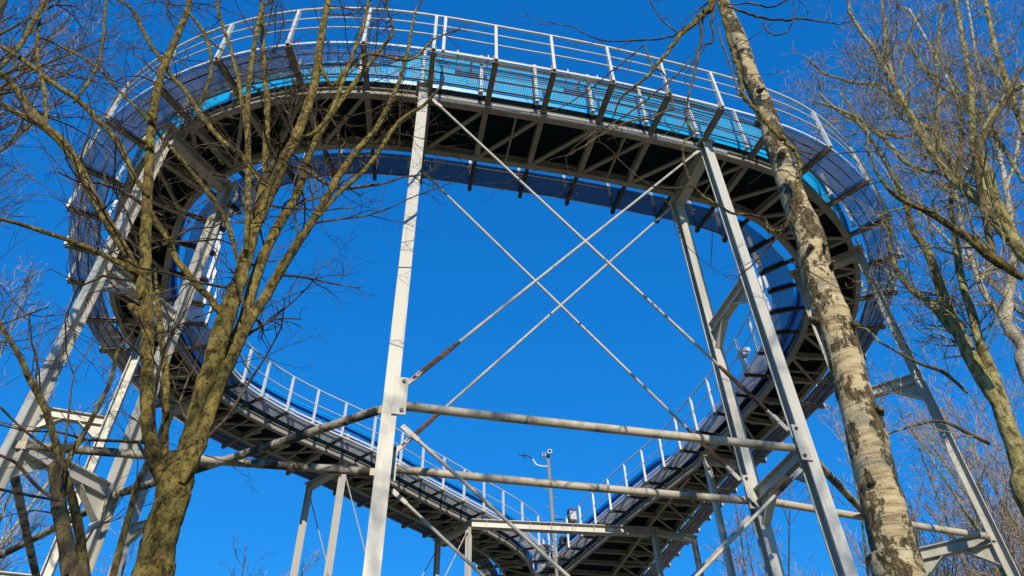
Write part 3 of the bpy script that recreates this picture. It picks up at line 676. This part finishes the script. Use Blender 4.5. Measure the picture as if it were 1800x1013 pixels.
# --- birch on the right
rng = np.random.default_rng(5); YB = 5.3
tb = thing('birch_tree', 'white birch trunk with dark cracked bark leaning across the right side', 'tree', tuple(at(1590, 1040, YB)*np.array([1, 1, 0])), None)
spec = [(1600,1060,84),(1583,1006,79),(1568,950,75),(1553,889,71),(1538,830,70),(1524,772,67),(1510,720,63),(1495,666,60),(1480,610,59),(1465,566,61),(1450,520,55),(1436,479,53),(1424,420,50),(1406,375,45),(1391,336,42),(1379,300,38),(1368,262,40),(1355,222,35),(1341,185,34),(1328,155,31),(1317,128,30),(1301,74,26),(1284,34,23),(1270,0,19),(1255,-40,16)]
Ys = np.linspace(5.3, 5.5, len(spec))
pts = [at(1620, 1060, YB)*np.array([1, 1, 0]) + np.array([.06, 0, 0])] + [at(a, b, y) for (a, b, _), y in zip(spec, Ys)]
rr = [.21] + [wd/2/FPX*(CM.T @ (at(a, b, y) - np.array([0, 0, EYE])))[2] for (a, b, wd), y in zip(spec, Ys)]
c, r = curve(pts, rr, 8, 0, None)
rng2 = np.random.default_rng(3); nz = np.convolve(rng2.normal(0, 1, len(c)), np.ones(5)/5, 'same'); r = r*(1+.045*nz)
K = 28; ang = np.arange(K)*2*np.pi/K; g = Geo(); rows = []
for i in range(len(c)):
    t = nrm(c[min(i+1, len(c)-1)] - c[max(i-1, 0)]); u = nrm(np.cross(t, (0, 1, 0))); v = np.cross(t, u)
    ph = i*.35; bmp = 1 + .02*np.sin(3*ang+ph*.7) + .018*np.sin(5*ang-ph) + rng2.normal(0, .009, K)
    rows.append(c[i] + r[i]*(bmp*np.cos(ang))[:, None]*u + r[i]*(bmp*np.sin(ang))[:, None]*v)
A = np.array(rows); idx = np.arange(len(c)*K).reshape(-1, K); nx = np.roll(idx, -1, axis=1)
g.add(A.reshape(-1, 3), np.stack([idx[:-1], nx[:-1], nx[1:], idx[1:]], -1).reshape(-1, 4)); part('trunk', g, M_birch, tb, True)
GB = [Geo(), Geo()]
# branch stubs and scars
for a, b, dx, dy, s in ((1430,562,-10,-6,16),(1545,720,6,-8,20),(1500,570,14,2,15),(1462,466,7,-14,11),(1450,430,6,2,12),(1338,158,8,-4,14),(1331,215,-2,-6,16),(1375,270,3,-5,18),(1426,435,-4,-8,16),(1535,850,-4,-10,20)):
    p0, p1 = at(a, b, 5.24), at(a+dx*.55, b+dy*.55, 5.17); q = s/2/FPX*6.6*.62
    part('branch_stub', Geo().tube([p0+(p0-p1)*.8, p0, (p0+p1)/2, p1, p1+(p1-p0)*.05], [q*1.9, q*1.3, q*.9, q*.75, q*.3], 8), M_birchk, tb, True)
Lb = lambda spec, Y0, Y1, sh=1.5, mat=M_barkd, **k: limb_of(tb, 'branch', spec, Y0, Y1, mat, rng, GB, sh, lvl=1, slen=(.2, .6), **k)
part('boughs', GB[1].tube([at(1300,80,5.3), at(1330,60,5.2), at(1360,40,5.1)], .006, 5), M_twig, tb)

# --- branch of a tree overhead that hangs into the picture along the birch
rng = np.random.default_rng(11)
to = thing('bare_branches', 'overhanging bare branches drooping from above across the birch and the railing', 'branches', tuple(at(1260, -40, 4.6)))
GO = [Geo(), Geo()]; cfgO = dict(CFG, up=.02, wig=.22, dens={1: 4.0, 2: 3.0, 3: 2})
Lo = lambda spec, Y0, Y1, sh=1.2, mat=M_barkd, nm='branch', **k: limb_of(to, nm, spec, Y0, Y1, mat, rng, GO, sh, lvl=1, slen=(.2, .7), cfg=cfgO, sides=8, thin_=.68 if mat in (M_twig, M_barkd) else .92, wig=.35, **k)
Lo([(1290,-60,15),(1262,-20,14),(1252,6,14),(1240,22,13),(1226,34,12),(1195,62,9),(1178,85,8),(1160,108,7),(1140,132,6),(1112,155,6)], 4.7, 4.9, .8, M_bark)
Lo([(1228,34,9),(1234,60,8),(1228,90,8),(1222,120,7),(1215,150,6),(1209,175,5),(1207,190,5)], 4.7, 4.75, 1.0, M_twig)
Lo([(1258,0,8),(1252,35,7),(1254,70,6),(1240,78,5),(1237,87,4)], 4.7, 4.7, 1.5, M_twig)
Lo([(1195,60,6),(1170,40,5),(1160,30,4),(1146,8,4),(1140,-10,3)], 4.8, 4.9, 2.0, M_twig)
Lo([(1205,45,6),(1185,62,5),(1160,68,5),(1130,70,5),(1090,72,4),(1060,70,4),(1030,60,3),(1010,48,3)], 4.8, 5.1, 1.5, M_twig)
Lo([(1215,105,6),(1195,125,5),(1170,148,5),(1145,168,5),(1110,195,5),(1080,215,4),(1050,230,4),(1020,250,4),(1000,270,4)], 4.75, 5.0, 1.6, M_twig)
Lo([(1133,78,5),(1140,100,5),(1150,118,5),(1165,128,4),(1173,140,4),(1184,188,5),(1184,192,4)], 4.9, 4.9, 1.0, M_barkd)
Lo([(1133,78,5),(1100,105,4),(1075,125,4),(1040,155,3),(1000,182,3)], 4.9, 5.1, 1.5, M_twig)
Lo([(1207,188,5),(1208,210,5),(1214,225,5),(1218,235,4),(1204,248,5),(1201,265,5),(1203,290,5),(1212,318,5),(1222,332,5),(1245,350,5),(1262,360,5),(1288,374,5),(1329,379,5),(1345,386,5),(1350,400,5),(1364,406,4),(1380,398,4),(1393,380,4),(1396,370,4),(1390,358,4)], 4.75, 4.65, .7, M_bark2)
Lo([(1214,322,4),(1200,330,4),(1180,330,4),(1150,328,4),(1125,314,3),(1104,295,3)], 4.7, 4.8, .8, M_twig)
Lo([(1166,345,4),(1172,355,4),(1180,365,3),(1186,400,3)], 4.8, 4.8, .8, M_twig)
Lo([(1350,402,4),(1358,435,3),(1380,455,3),(1420,475,3)], 4.7, 4.8, .6, M_twig)
Lo([(1180,190,4),(1140,208,4),(1110,212,4),(1060,235,4),(1030,255,4),(1000,272,3)], 4.8, 5.0, 1.2, M_twigy)
# climbing stem in front of the birch
Lo([(1262,-30,11),(1267,0,10),(1275,35,10),(1281,67,9),(1290,95,9),(1297,117,9),(1302,145,8),(1307,168,8),(1320,185,8),(1334,198,8),(1346,213,8),(1358,228,8),(1374,243,8),(1388,255,8),(1400,270,8),(1407,285,8),(1407,305,7),(1405,322,7),(1402,345,7),(1396,362,6)], 4.85, 5.0, .8, M_bark)
Lo([(1275,10,7),(1310,22,7),(1345,32,6),(1380,35,6),(1410,33,5),(1440,38,4)], 4.9, 5.1, 1.2, M_barkd)
Lo([(1275,8,6),(1320,6,5),(1355,12,5),(1380,2,5),(1395,-10,4)], 4.9, 5.0, 1.2, M_barkd)
Lo([(1345,32,5),(1343,45,4),(1358,60,4),(1375,60,4),(1388,50,4),(1396,20,4),(1394,0,3)], 5.0, 5.0, .8, M_twig)
Lo([(1262,40,6),(1268,70,5),(1278,100,5),(1290,135,5),(1298,165,5),(1305,170,4)], 4.8, 4.8, .6, M_barkd)
Lo([(1360,228,5),(1385,240,4),(1410,265,4),(1450,272,4),(1490,268,3)], 4.95, 5.1, .8, M_barkd)
part('boughs', GO[1], M_twig, to, kind='stuff'); part('crown', GO[0], M_twig, to, kind='stuff')

# --- big multi-stemmed tree at the right edge
rng = np.random.default_rng(33); YR = 10.2
trt = thing('bare_tree', 'big multi-stemmed bare tree with yellow-green bark at the right edge', 'tree', tuple(at(1850, 960, YR)*np.array([1, 1, 0])), 'bare trees on the right')
GR = [Geo(), Geo()]
cfgR = dict(CFG, up=.30, rmin=.0027, wig=.2, dens={1: 7.0, 2: 4.6, 3: 3})
Lr = lambda spec, Y0, Y1, sh=2.4, mat=M_barkr, **k: limb_of(trt, 'branch', spec, Y0, Y1, mat, rng, GR, sh*1.4, lvl=2, slen=(.6, 1.9), cfg=cfgR, **k)
pb_ = at(1835, 930, YR); part('trunk', Geo().tube(*curve([pb_*np.array([1,1,0])+np.array([.3,0,0]), pb_, at(1800,830,YR), at(1772,752,YR), at(1755,705,YR)], [.21,.175,.15,.13,.115], 5, .04, rng), 14), M_barkr, trt, True)
Lr([(1764,730,29),(1729,667,27),(1702,618,25),(1676,564,20),(1658,520,18),(1645,480,16),(1631,444,14),(1604,400,12),(1590,350,10),(1560,290,8),(1520,230,6),(1490,180,5)], 10.2, 10.6, 2.0)
Lr([(1778,740,22),(1747,662,19),(1724,609,17),(1709,556,15),(1689,484,13),(1680,420,11),(1672,350,9),(1690,250,8),(1680,150,6)], 10.2, 10.0, 2.0)
Lr([(1690,590,14),(1671,578,14),(1636,533,12),(1600,507,10),(1575,470,8),(1560,420,6)], 10.3, 10.8, 2.2)
Lr([(1800,489,20),(1751,458,18),(1707,422,15),(1670,397,12),(1630,372,10),(1569,340,7),(1530,280,5),(1525,240,4)], 8.2, 8.0, 1.6, M_bark2)
Lr([(1830,480,24),(1795,444,22),(1773,400,20),(1750,350,18),(1735,300,15),(1723,268,13),(1735,220,11),(1770,168,9),(1800,148,8)], 8.3, 8.2, 2.0)
Lr([(1757,462,10),(1745,444,13),(1732,380,12),(1722,330,12),(1718,280,10),(1735,230,9),(1765,180,8),(1790,130,7),(1810,110,6)], 8.2, 8.0, 1.6, M_barkd)
Lr([(1792,440,14),(1775,408,18),(1710,345,16),(1670,310,14),(1640,268,13),(1619,235,12),(1596,195,11),(1579,161,10),(1555,120,8),(1535,84,7),(1510,50,6),(1492,20,5)], 8.6, 9.4, 2.4)
Lr([(1795,446,12),(1772,420,16),(1720,355,14),(1690,320,13),(1663,268,12),(1640,230,11),(1612,215,9),(1580,180,8),(1540,150,7),(1500,145,5),(1450,130,4)], 8.8, 9.8, 2.4)
Lr([(1790,438,12),(1768,400,14),(1735,345,13),(1712,268,12),(1708,200,11),(1707,151,10),(1692,70,8),(1680,0,6)], 8.8, 9.2, 2.4)
Lr([(1800,235,12),(1775,160,10),(1754,100,9),(1740,40,7),(1730,-10,6)], 8.8, 9.0, 2.4)
Lr([(1670,310,9),(1600,290,8),(1560,250,7),(1520,215,6),(1470,190,5),(1440,180,4)], 9.0, 9.8, 2.4)
Lr([(1619,235,8),(1580,240,7),(1530,225,6),(1480,200,5),(1445,170,4)], 9.2, 10.0, 2.4)
Lr([(1579,161,7),(1560,100,6),(1555,40,5),(1548,-10,4)], 9.2, 9.6, 3)
Lr([(1640,262,8),(1650,180,7),(1645,100,6),(1655,30,5)], 9.2, 9.4, 3)
Lr([(1800,320,9),(1750,240,8),(1700,180,7),(1640,140,6),(1600,80,5)], 9.5, 10.0, 3)
Lr([(1700,690,8),(1660,655,7),(1620,640,6),(1590,625,5),(1545,600,4)], 10.0, 10.6, 2, M_barkd)
Lr([(1740,780,10),(1700,760,7),(1670,745,6),(1640,740,5),(1600,750,4)], 9.8, 10.2, 2, M_barkd)
part('boughs', GR[1], M_barkr, trt, kind='stuff'); part('crown', GR[0], M_twigp, trt, kind='stuff')
# --- pale birch behind it
rng = np.random.default_rng(37)
tw = thing('birch_tree', 'pale slender birch with a curved white stem behind the big right-hand tree', 'tree', tuple(at(1840, 720, 12.5)*np.array([1, 1, 0])), 'bare trees on the right')
GW = [Geo(), Geo()]
cfgW = dict(CFG, up=.2, rmin=.004, dens={1: 5.5, 2: 4.2, 3: 3})
q = at(1840, 720, 12.5); part('trunk', Geo().tube(*curve([q*np.array([1,1,0]), q, at(1800,613,12.5), at(1775,580,12.5), at(1769,560,12.5), at(1776,500,12.5), at(1781,440,12.5), at(1770,340,12.5), at(1750,240,12.5), at(1720,120,12.5), at(1700,0,12.5)], [.18,.15,.13,.12,.115,.10,.09,.07,.055,.045,.035], 5, .05, rng), 12), M_pale, tw, True)
for sp in ([(1764,563,12),(1733,520,11),(1716,480,10),(1702,440,9),(1690,400,8),(1680,340,6),(1660,260,5)], [(1722,495,8),(1735,478,8),(1749,467,7)], [(1778,420,8),(1740,350,8),(1700,300,7),(1640,250,6),(1600,200,5)], [(1770,330,7),(1790,250,6),(1800,150,5)], [(1752,240,7),(1690,180,6),(1640,90,5),(1600,20,4)]):
    limb_of(tw, 'branch', sp, 12.5, 12.8, M_pale, rng, GW, 3.0, lvl=2, slen=(.8, 2.0), cfg=cfgW)
part('boughs', GW[1], M_pale, tw, kind='stuff'); part('crown', GW[0], M_twigp, tw, kind='stuff')

# --- generic bare trees farther away
def bg_tree(x, y, h, r, label, seed, group, mat=M_barkr, twig=M_twigp, spread=.35, stems=1, nlimb=22, lvl=2, z0=.25, lean=(0, 0), name='bare_tree', rmin=.006, dens=(4.2, 3.0), up=.25):
    rng = np.random.default_rng(seed); T = thing(name, label, 'tree', (x, y, 0), group); G = [Geo(), Geo()]
    cfg = dict(CFG, up=up, rmin=rmin, wig=.13, dens={1: dens[0], 2: dens[1], 3: 1.6}, ang=(.35, .85), lmin=.25, ratio=(.35, .6))
    for s in range(stems):
        d = rng.normal(0, .06 if stems == 1 else .16, 2) + np.array(lean); K = 9; pts = []; q = np.array([x + rng.normal(0, .15)*(stems > 1), y + rng.normal(0, .15)*(stems > 1), 0.]); hh = h*rng.uniform(.85, 1.0) if stems > 1 else h
        for i in range(K): pts.append(q.copy()); d = d + rng.normal(0, .035, 2); q = q + np.array([d[0], d[1], 1.])*hh/(K-1)/math.sqrt(1+d@d)
        rr = r*np.linspace(1, .12, K)*(1 if stems == 1 else .75); c, ra = curve(pts, rr, 4, .06, rng)
        part('trunk', Geo().tube(c, ra, 9), mat, T, True)
        for j in range(nlimb//stems):
            u = z0 + (1-z0)*rng.random()**.9; i = min(len(c)-2, int(u*(len(c)-1))); t = nrm(c[i+1]-c[i]); a = rng.uniform(.4, .9)
            dd = t*math.cos(a) + perp(t, rng)*math.sin(a); shoot(G, c[i], dd, h*spread*(1.1-u)*rng.uniform(.6, 1.15) + .5, max(.012, ra[i]*.42), lvl, rng, cfg)
    part('boughs', G[1], mat, T, kind='stuff'); part('crown', G[0], twig, T, kind='stuff'); return T
BR = 'bare trees on the right'; BL = 'bare trees on the left'; BF = 'bare trees far behind the ramp'
bg_tree(13.4, 12.9, 24, .19, 'tall bare tree with rosy twigs filling the upper right sky', 101, BR, nlimb=34, stems=2, lvl=3, spread=.18, rmin=.0042, up=.5)
bg_tree(15.4, 13.8, 25, .2, 'bare tree behind the upper right corner with pale stems', 102, BR, nlimb=32, lvl=3, mat=M_pale, spread=.2, rmin=.0045, up=.5)
bg_tree(14.0, 17.0, 22, .15, 'slim bare tree rising beside the outer edge of the right bend', 103, BR, nlimb=22, lvl=2, spread=.2, stems=2, up=.5)
bg_tree(13.8, 20.5, 19, .17, 'bare tree with yellow stems right of the birch, above the lower tube', 104, BR, nlimb=30, lvl=2, stems=3, spread=.28)
bg_tree(17.0, 23.0, 21, .2, 'bare multi-stem tree low at the right edge behind the rightmost column', 105, BR, nlimb=52, lvl=2, stems=3, spread=.3)
bg_tree(14.2, 29.0, 24, .18, 'bare tree just right of the right column, behind the descending tube', 106, BF, nlimb=54, lvl=2, stems=2, spread=.22, rmin=.008)
bg_tree(11.4, 31.0, 21.5, .16, 'bare tree seen beneath the right ramp between its columns', 107, BF, nlimb=54, lvl=2, stems=3, spread=.22, rmin=.008)
bg_tree(17.5, 31.0, 25, .18, 'bare tree framed between the birch and the right column, low down', 108, BF, nlimb=54, lvl=2, stems=2, spread=.22, rmin=.008)
bg_tree(9.4, 34.0, 22, .15, 'bare tree farthest under the wide end of the right ramp', 109, BF, nlimb=54, lvl=2, stems=3, spread=.22, rmin=.008, mat=M_barkd)
bg_tree(21.0, 30.0, 26, .2, 'bare tree in the lower right corner beyond the rightmost column', 110, BF, nlimb=54, lvl=2, stems=2, spread=.3, rmin=.008)
bg_tree(-14.3, 16.8, 16.8, .15, 'pale bare tree with whitish twigs at the left edge below the loop', 111, BL, nlimb=52, lvl=2, stems=3, mat=M_pale, twig=M_pale, spread=.22, up=.5)
bg_tree(-13.6, 18.5, 15.8, .13, 'yellow-stemmed bare tree behind the left columns', 112, BL, nlimb=52, lvl=2, stems=4, spread=.22, up=.6)
bg_tree(-10.9, 22.5, 13.2, .13, 'low bare tree behind the pollard between the left columns', 113, BL, nlimb=52, lvl=2, stems=2, spread=.26, up=.3)
bg_tree(-9.2, 25.5, 12.6, .13, 'low bare tree whose fine twigs show right of the forked trunk', 114, BL, nlimb=34, lvl=2, stems=1, spread=.36, mat=M_barkd, twig=M_twig, up=.1)
bg_tree(-9.8, 9.2, 22, .17, 'bare tree with fine rosy twigs in the upper left corner', 115, BL, nlimb=40, lvl=3, spread=.26, z0=.5, rmin=.004, dens=(5, 3.4), mat=M_barkd)
bg_tree(-12.6, 10.2, 22, .17, 'bare tree behind the upper left corner beyond the limbs of the forked tree', 116, BL, nlimb=34, lvl=3, spread=.28, z0=.4, rmin=.004, mat=M_barkd)
# trees of the wood behind the viewer: their shadows dapple the columns
BS = 'bare trees behind the viewer'
BSL = ['double-stemmed bare tree behind the viewer, left of the path', 'single straight bare tree right behind the viewer', 'double-stemmed bare tree behind the viewer, slightly right', 'single bare tree behind the viewer on the right', 'bare tree behind the viewer, farthest left of all', 'double-stemmed bare tree behind the viewer, farthest right']
for k, (x, y, h, sd_, st) in enumerate(((-4.6,-6,15,201,2),(.7,-8.5,17.5,202,1),(3.4,-7,12,203,2),(6.3,-6.5,17,204,1),(-8.6,-7,15,205,1),(10.5,-4,15,206,2))):
    bg_tree(x, y, h, .17, BSL[k], sd_, BS, nlimb=38, lvl=2, stems=st, spread=.26, rmin=.009, mat=M_barkd, twig=M_twig, z0=.4)
